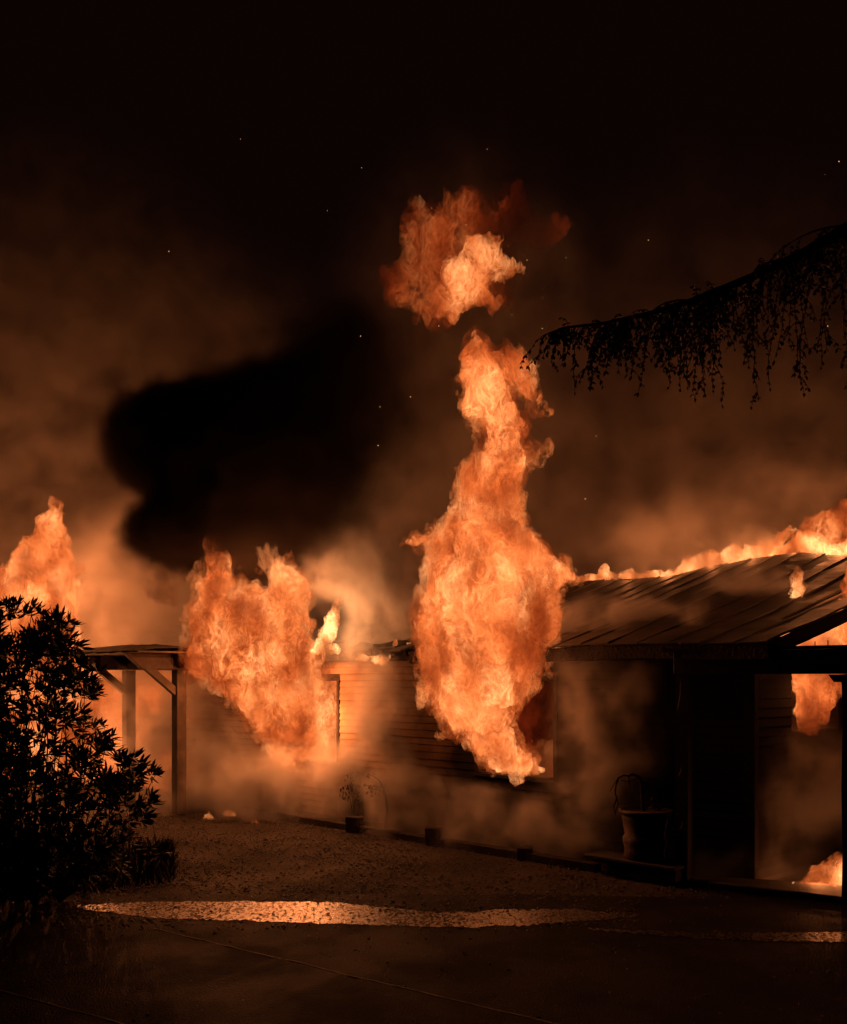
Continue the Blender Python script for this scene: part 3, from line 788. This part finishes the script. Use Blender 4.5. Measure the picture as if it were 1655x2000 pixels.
def hp(a, y, z, r): v = H(a, y, z); x, yy, Y = px_of(v); return (x, yy, r*F/Y, Y)
def px_of(v): return (827.5+F*v.x/v.y, HY-F*(v.z-HC)/v.y, v.y)
# great column out of the near window
COL = [[(925, 1345, 84, 11.5), (940, 1290, 108, 11.4), (952, 1210, 122, 11.4), (955, 1130, 118, 11.4), (942, 1060, 88, 11.4), (952, 1000, 60, 11.4), (952, 950, 44, 11.4), (985, 900, 42, 11.4), (992, 850, 40, 11.4), (965, 790, 40, 11.4), (945, 735, 34, 11.4), (918, 660, 12, 11.4)],
       [(1000, 1482, 20, 12.45), (978, 1458, 30, 12.2), (945, 1420, 38, 11.8)], [(1030, 1488, 14, 12.25), (990, 1450, 22, 12.1)], [(1020, 900, 20, 11.4), (1040, 880, 12, 11.4)],
       [(955, 715, 26, 11.4), (1000, 728, 24, 11.4), (1030, 755, 15, 11.4), (1046, 785, 7, 11.4)], [(860, 1070, 26, 11.3), (830, 1045, 12, 11.3), (805, 1048, 6, 11.3)], [(1060, 1130, 36, 11.4), (1110, 1145, 10, 11.4)]]
def swell(chs, d): return [[(c[0], c[1], c[2]+d)+tuple(c[3:]) for c in ch] for ch in chs]
f1 = flame('tall column of flame bursting out of the near window and high above the roof', COL, vox=.021, erode=.2, escale=3.6, L=1.15, dens=8.5, scale=2.9, k=.06)
flame(None, swell(COL, 10), vox=.028, erode=.34, escale=5.5, L=.8, scale=4.0, dens=5, gap=0.0, thr=.3, pad=.6, parent=f1, name='outer_wisps')
flame('bright yellow licks of fire on the sill of the near window', [[hp(1.15, .14, 1.0, .05), hp(1.5, .12, 1.01, .075), hp(1.95, .12, 1.0, .05)], [hp(1.6, .1, 1.05, .09), hp(1.3, -.05, 1.3, .07), hp(1.1, -.2, 1.5, .05)], [hp(1.25, .1, 1.0, .06), hp(1.15, .0, 1.25, .03)]],
      vox=.013, warp=W_SML, L=1.9, hot=.4, dens=11, scale=8, pad=.2, erode=.03, escale=8)
fb = flame('dull red ball of burning smoke floating free above the flame column', [[(805, 560, 52), (850, 470, 60), (905, 415, 44), (955, 450, 62), (1010, 420, 40), (1055, 440, 34)], [(850, 590, 42), (900, 540, 56), (960, 530, 50)]], 11.4,
           vox=.028, erode=.42, escale=2.4, L=.5, hot=-.42, dens=1.3, scale=3.0, gap=.0, thr=.15, var=1.25, pad=.85)
flame(None, [[(900, 590, 18), (905, 540, 36), (925, 505, 32), (975, 508, 24), (1012, 516, 14)], [(880, 575, 20), (840, 600, 16)], [(935, 570, 26), (960, 580, 14)]], 11.35, vox=.02, erode=.24, escale=4, L=.85, dens=6, scale=4.0, gap=.05, parent=fb, name='core')
# far window
SHEET = [[(600, 1430, 46, 15.1), (570, 1400, 68, 14.9), (552, 1340, 84, 14.6), (500, 1275, 94, 14.4), (485, 1235, 84, 14.4)], [(440, 1260, 70, 14.4), (392, 1290, 36, 14.4)],
         [(425, 1215, 58, 14.4), (420, 1150, 36, 14.4), (424, 1100, 20, 14.4), (418, 1062, 7, 14.4)], [(540, 1215, 60, 14.4), (556, 1155, 38, 14.4), (540, 1112, 22, 14.4), (518, 1080, 7, 14.4)],
         [(560, 1450, 34, 15.2), (622, 1445, 40, 15.1), (625, 1365, 38, 15.1)], [(560, 1280, 50, 14.6), (612, 1275, 20, 14.7)]]
f2 = flame('broad sheet of flame pouring out of the far window and splitting into two tongues', SHEET, vox=.025, erode=.22, escale=3.2, L=1.05, dens=8.5, scale=2.6, k=.08)
flame(None, swell(SHEET, 9), vox=.033, erode=.34, escale=5, L=.62, scale=3.6, dens=4.5, gap=0.0, thr=.3, pad=.6, parent=f2, name='outer_wisps')
flame('solid wall of fire filling the room behind the far window', [[hp(-4.1, .95, .9, .6), hp(-2.0, .75, .9, .55)], [hp(-4.1, .95, 1.8, .6), hp(-2.0, .75, 1.8, .55)]], vox=.05, warp=W_MID, L=1.5, scale=2.6, dens=8, pad=.3, step=.05, var=.7)
flame('red fire glowing deep in the room behind the near window', [[hp(.3, 2.4, .7, .5), hp(1.6, 2.6, .8, .55), hp(2.2, 2.2, .5, .45)]], vox=.05, warp=W_BIG, erode=.2, L=.2, scale=2.2, dens=4, pad=.3, step=.08)
# left, behind the bush
f3 = flame('ragged flame rising behind the rhododendron bush', [[(60, 1430, 90), (50, 1300, 95), (50, 1190, 90), (85, 1110, 55), (105, 1040, 32), (118, 985, 10)], [(120, 1130, 30), (150, 1110, 14)]], 18.2, vox=.035, erode=.3, escale=2, L=1.0, scale=2.6, dens=5, gap=.12, step=.06)
flame('low blaze against the wall behind the lower leaves of the bush', [[(60, 1480, 60), (140, 1400, 55), (165, 1500, 40)]], 17.0, vox=.035, erode=.2, L=.8, scale=2.4, dens=5, step=.07)
flame('faint red flame in the smoke above the timber porch', [[(320, 1170, 30), (330, 1120, 28), (320, 1090, 14)]], 15.5, vox=.03, erode=.2, L=.14, dens=2.5, scale=3, gap=.02)
# roof fires
flame('white-hot lick of flame standing on the burnt wall head', [[(628, 1264, 12), (640, 1238, 13), (650, 1210, 13), (663, 1175, 7)], [(612, 1268, 8), (655, 1270, 12)]], 14.2, vox=.013, warp=W_SML, L=2.8, hot=.5, dens=10, scale=7, pad=.2, erode=.06, escale=7, gap=.1)
flame('pale hot flare on the wall head beside the far window fire', [[(575, 1254, 17), (600, 1268, 9)]], 14.35, vox=.015, warp=W_SML, L=2.4, hot=.45, dens=10, scale=7, pad=.2, erode=.05, escale=7, gap=.1)
flame('small licks of flame on the collapsed roof edge by the flame column', [[(775, 1262, 6), (780, 1244, 3)], [(800, 1256, 6), (806, 1264, 4)], [(700, 1285, 8), (740, 1288, 7), (765, 1282, 4)]], 13.6, vox=.011, warp=W_SML, L=1.7, hot=.35, dens=11, scale=9, pad=.15, erode=.04, escale=9, gap=.05)
def ridge_pt(a, dz=0.0, y=YR+.12): return H(a, y, ridge_z(a)+dz)
def ridge_chain(a0, a1, n, r0, r1, dz):
    out = []
    for i in range(n+1):
        v = ridge_pt(a0+(a1-a0)*i/n, dz+R.uniform(-.03, .05)); x, y, Y = px_of(v); out.append((x, y, R.uniform(r0, r1), Y))
    return out
flame('thin bright line of fire creeping along the sagging far end of the ridge', [ridge_chain(-.6, 1.3, 10, 6, 11, .03), [px_of(ridge_pt(-.1, .1))[:2]+(14, 16.5)]], vox=.018, warp=W_SML, L=1.6, hot=.25, dens=10, scale=6, pad=.25, erode=.09, escale=5)
flame('rolling flames along the middle of the roof ridge', [ridge_chain(1.3, 4.3, 16, 9, 26, .08), [px_of(ridge_pt(2.8, .15))[:2]+(20, 15.0), px_of(ridge_pt(3.2, .35))[:2]+(10, 15.0)]], vox=.022, warp=W_MID, erode=.19, escale=3.2, L=1.6, hot=.15, dens=7, scale=5, pad=.35, gap=.1)
flame('big orange fireball swelling up behind the near end of the ridge', [[(1560, 1075, 24, 14.6), (1610, 1045, 42, 14.6), (1680, 1040, 60, 14.6)], [(1640, 1035, 40, 14.6), (1700, 990, 45, 14.6)]], vox=.03, warp=W_BIG, erode=.16, L=.85, scale=2.8, dens=6, gap=.1)
flame('yellow flame burning through a hole in the metal roof', [[(1552, 1175, 8, 11.6), (1560, 1150, 13, 11.6), (1556, 1128, 10, 11.6), (1553, 1114, 4, 11.6)]], vox=.012, warp=W_SML, L=2.0, hot=.4, dens=9, scale=8, pad=.2, gap=.03, erode=.05, escale=8)
f7 = flame('wall of flame filling the burnt-out gable under the rake', [[(1520, 1282, 18, 10.6), (1560, 1268, 28, 10.8), (1600, 1245, 40, 11.0), (1660, 1225, 62, 11.5), (1760, 1210, 70, 11.7)], [(1690, 1180, 34, 11.0), (1670, 1120, 24, 11.0)]], vox=.025, warp=W_MID, erode=.13, escale=3.5, L=1.15, scale=3.0)
flame('flame curling from the gable window beneath the pergola beam', [[(1592, 1402, 18), (1595, 1365, 34), (1600, 1320, 44), (1610, 1280, 44)], [(1562, 1325, 16), (1552, 1305, 20)], [(1562, 1375, 8), (1568, 1358, 7)], [(1625, 1370, 10), (1630, 1330, 16)]], 10.7, vox=.016, warp=W_MID, erode=.2, escale=4, L=1.05, scale=4.0, dens=9, pad=.3)
f11 = flame('bright ground fire burning on the patio slab beside the near pergola post', [[(1560, 1733, 8), (1600, 1724, 20), (1650, 1712, 32)], [(1610, 1705, 14), (1635, 1688, 9)]], 9.75, vox=.012, warp=W_SML, erode=.12, escale=5, L=2.0, hot=.25, dens=10, scale=6, pad=.25, gap=.08)
flame('tiny separate flame on the patio slab beside the ground fire', [[(1549, 1729, 4), (1551, 1722, 2)]], 9.75, vox=.008, warp=[(20, .015, 1, .5)], L=1.6, hot=.5, dens=20, scale=14, pad=.06)
for (x, y, Y, lab) in ((408, 1597, 14.9, 'little ground flame in the litter furthest from the edging timber'), (448, 1588, 15.1, 'little ground flame flickering beside the smoking debris by the wall'), (500, 1612, 14.4, 'little ground flame at the far end of the edging timber')):
    flame(lab, [[(x-9, y+2, 1.6), (x+9, y+3, 1.6)], [(x, y, 2), (x+1, y-12, .6)], [(x-6, y+1, 1.6), (x-7, y-6, .5)], [(x+7, y+2, 1.4), (x+6, y-4, .5)]], Y, vox=.006, warp=[(12, .04, 2, .5)], L=1.0, hot=.2, dens=14, scale=12, pad=.1, erode=.012, escale=20, group='little ground flames')
# light of the fires: each flame glows along its whole length
def glow(parent, pts, total, col=FIRE):
    for q in pts: lamp(parent, q, total/len(pts), col)
glow(f1, [P(945, 1330, 11.5), P(955, 1200, 11.4), P(945, 1080, 11.4), P(960, 940, 11.4), P(980, 830, 11.4), P(930, 690, 11.4), P(925, 530, 11.4)], 185)
glow(f1, [H(.9, 2.0, 1.0), H(1.9, 1.8, 1.4)], 60, (1, .10, .02))
glow(f2, [P(610, 1400, 14.6), P(540, 1340, 14.4), P(490, 1260, 14.4), P(430, 1200, 14.4), P(500, 1150, 14.4)], 560)
glow(f2, [H(-3.4, .9, 1.2), H(-2.4, .8, 1.6)], 90)
glow(f3, [P(60, 1420, 18.2), P(40, 1280, 18.2), P(50, 1180, 18.2), P(85, 1100, 18.2), P(-150, 1250, 19), P(160, 1450, 17.2)], 1450)
glow(f7, [P(1600, 1245, 11.3), P(1670, 1220, 11.5), P(1690, 1150, 11.2)], 60)
glow(f7, [P(1600, 1050, 14.7), P(1690, 1030, 14.8)], 140)
glow(f7, [ridge_pt(a_, .3, YR+.6) for a_ in (.0, .8, 1.6, 2.3, 3.0, 3.7)], 170)
lamp(f2, P(645, 1205, 14.2), 70, (1, .45, .17))
glow(f11, [P(1600, 1715, 9.75), P(1645, 1700, 9.8)], 16); lamp(f7, P(1600, 1350, 10.7), 5)

# ------------------------------------------------------------------ sparks
bm = bmesh.new()
for _ in range(46):
    x, y = (R.uniform(640, 1250), R.uniform(430, 1100)) if R.random() < .6 else (R.uniform(250, 1655), R.uniform(250, 1250))
    q = P(x, y, R.uniform(10.5, 13.5)); s = R.uniform(.002, .0042)
    bmesh.ops.create_icosphere(bm, subdivisions=1, radius=s, matrix=Matrix.Translation(q) @ Matrix.Rotation(R.random()*3, 4, 'Y') @ Matrix.Diagonal((1, 1, R.uniform(1, 2.2), 1)))
ms = bpy.data.materials.new('spark'); ms.use_nodes = True; t = ms.node_tree; t.nodes.clear(); e = t.nodes.new('ShaderNodeEmission'); e.inputs[0].default_value = (1, .5, .2, 1); e.inputs[1].default_value = 1.6
t.links.new(e.outputs[0], t.nodes.new('ShaderNodeOutputMaterial').inputs[0])
tag(obj('sparks', bm, ms), 'tiny glowing sparks drifting through the smoke above the house', 'sparks', kind='stuff')

# ------------------------------------------------------------------ smoke
def smoke(name, label, blobs, lo, hi, vox, dens, color, warp, cut, step, nsc=.9, aniso=.2, sharp=None, front=False, soft=.2):
    t = bpy.data.node_groups.new(name, 'GeometryNodeTree'); t.interface.new_socket('Geometry', in_out='OUTPUT', socket_type='NodeSocketGeometry')
    go = t.nodes.new('NodeGroupOutput'); p = X(t, t.nodes.new('GeometryNodeInputPosition').outputs[0]); p0 = p
    for s_, amp, det, st in warp:
        nz = noise(t, p.vmul((1, 1, st)).vadd((1.7*s_, 2.7, 5.3)), s_, det, .55, color=True); p = p.vadd(nz.vsub((.5, .5, .5)).scale(2*amp))
    d = None
    for (c, r, k) in blobs:
        e_ = p.vsub(c).vmul(tuple(1/v for v in r)).length()
        b = e_.ramp(0, 1, k, 0)
        d = b if d is None else d+b
    tex = noise(t, p, nsc, 5, .62).ramp(cut, cut+soft)
    d = d*(tex*.92+.08)
    if sharp: d = d.ramp(sharp[0], sharp[1], 0, sharp[2])
    if front:       # along the near part of the wall the smoke hangs behind the edging timber
        q = p0.vsub(HO); d = d*q.dot((.7071, .7071, 0)).ramp(-.7, -.3).max(q.dot((.7071, -.7071, 0)).ramp(-2.6, -1.8, 1, 0))
        d = d*q.dot((.7071, .7071, 0)).ramp(.0, .12, 1, 0).max(q.dot((.7071, -.7071, 0)).ramp(4.55, 4.85))
    for q in LAMPS:
        if all(lo[i]-.9 < q[i] < hi[i]+.9 for i in range(3)): d = d*p0.vsub(q).length().ramp(.2, 1.0)
    vc = t.nodes.new('GeometryNodeVolumeCube'); put(t, d, vc.inputs['Density']); vc.inputs['Min'].default_value = lo; vc.inputs['Max'].default_value = hi
    for i, ax in enumerate('XYZ'): vc.inputs['Resolution '+ax].default_value = int((hi[i]-lo[i])/vox)
    m = bpy.data.materials.new(name); m.use_nodes = True; mt = m.node_tree; mt.nodes.clear()
    pv = mt.nodes.new('ShaderNodeVolumePrincipled'); pv.inputs['Color'].default_value = (*color, 1); pv.inputs['Density'].default_value = dens; pv.inputs['Anisotropy'].default_value = aniso
    mt.links.new(pv.outputs[0], mt.nodes.new('ShaderNodeOutputMaterial').inputs['Volume']); m.cycles.volume_step_rate = step
    sm = t.nodes.new('GeometryNodeSetMaterial'); sm.inputs['Material'].default_value = m
    t.links.new(vc.outputs[0], sm.inputs[0]); t.links.new(sm.outputs[0], go.inputs[0])
    bm = bmesh.new(); box(bm, lo, hi); o = obj(name, bm, m); o.modifiers.new('smoke', 'NODES').node_group = t
    return tag(o, label, 'smoke', kind='stuff')
def B(x, y, Y, r, k, sx=1.0, sz=1.0, sy=1.0):
    return (P(x, y, Y), (r*sx*Y/F, r*sy*Y/F, r*sz*Y/F), k)
smoke('smoke', 'brown firelit smoke billowing up behind and above the burning house', [
    B(40, 1000, 22.0, 400, 2.6, 1.1, 1.2, .6), B(150, 700, 21, 420, 1.0, 1, 1.1), B(400, 700, 20, 330, .5, 1, .8), B(230, 1230, 19.5, 290, 2.6, 1, 1, .6), B(420, 1130, 18.0, 280, 2.2),
    B(900, 850, 15.2, 380, 1.2, .9, 1.5), B(930, 520, 14, 280, .6), B(790, 1000, 15.2, 220, 1.8),
    B(1380, 1050, 16.6, 230, 4.0, 1.4, .6, .6), B(1560, 1000, 16.6, 220, 4.0, 1, 1, .6), B(1350, 860, 18, 560, .5, 1, 1.0)],
    (-12, 11.4, 2.2), (9, 26, 13.5), .105, 1.05, (.93, .86, .80), [(.5, .5, 1, .8), (1.6, .30, 2, .8), (4.5, .14, 2, 1)], .43, 2.2, 1.3)
smoke('roof_smoke', 'pale grey smoke curling off the burnt roof between and beside the fires', [
    B(720, 1190, 14.3, 150, 9, 1.0, 1.1, .7), B(770, 1110, 14.6, 130, 6, 1, 1, .7), B(660, 1120, 14.6, 100, 3), B(1150, 1225, 12.2, 130, 11, 1.3, .5, .8), B(1280, 1215, 11.7, 110, 8, 1.2, .5, .8), B(1340, 1225, 11.2, 70, 8, .7, 1),
    B(1420, 1070, 14.6, 130, 5, 1.5, .45, .6), B(1270, 1100, 15.2, 110, 4, 1.5, .4, .6), B(1480, 1150, 12.2, 110, 4, 1, .7)],
    (-2.6, 9.8, 2.3), (5.2, 17, 5.4), .055, 1.1, (.95, .90, .86), [(.9, .28, 1, .9), (2.8, .18, 2, .9), (8, .06, 2, 1)], .44, 3.6, 2.3)
smoke('ground_smoke', 'pale smoke rolling along the ground and up the front wall of the house', [
    B(420, 1530, 15.8, 150, 7, 1, 1, .7), B(530, 1550, 15.0, 150, 8, 1.2, .8, .7), B(650, 1540, 14.4, 120, 9, 1.2, 1, .7), B(800, 1590, 13.25, 140, 14, 1.3, .9, .7), B(940, 1620, 12.3, 130, 14, 1.3, .8, .7), B(1080, 1650, 11.5, 120, 13, 1.3, .7, .7),
    B(740, 1420, 13.7, 150, 6, .8, 1.4, .6), B(1180, 1450, 11.0, 200, 12, .9, 1.2, .5), B(1480, 1700, 10.3, 140, 8, 1.3, .6, .8), B(1575, 1560, 10.4, 170, 5, 1, 1.2), B(330, 1430, 16.6, 170, 4)],
    (-6.5, 9.0, -.03), (4.6, 18, 2.8), .06, 1.1, (.95, .89, .83), [(.9, .3, 1, 1), (2.6, .2, 2, .9), (8, .06, 2, 1)], .44, 3.4, 2.1, front=True)
smoke('black_smoke', 'dense black smoke plume rolling up in front of the glowing smoke', [
    B(330, 860, 14.9, 165, 8.0, 1.0, .9), B(470, 900, 14.9, 230, 8.0, 1, 1), B(620, 920, 14.6, 230, 4, 1, 1.0), B(330, 1045, 15.0, 140, 7, 1, .7), B(500, 1030, 15.0, 190, 6), B(680, 780, 14.4, 270, 2.4, .9, 1.2)],
    (-6.2, 12.2, 3.2), (0.9, 17, 9.8), .08, 1.5, (.045, .035, .03), [(.7, .3, 1, 1), (2.0, .26, 2, 1), (5, .14, 2, 1)], .22, 2.8, 1.2, sharp=(.45, 3.2, 4.0))
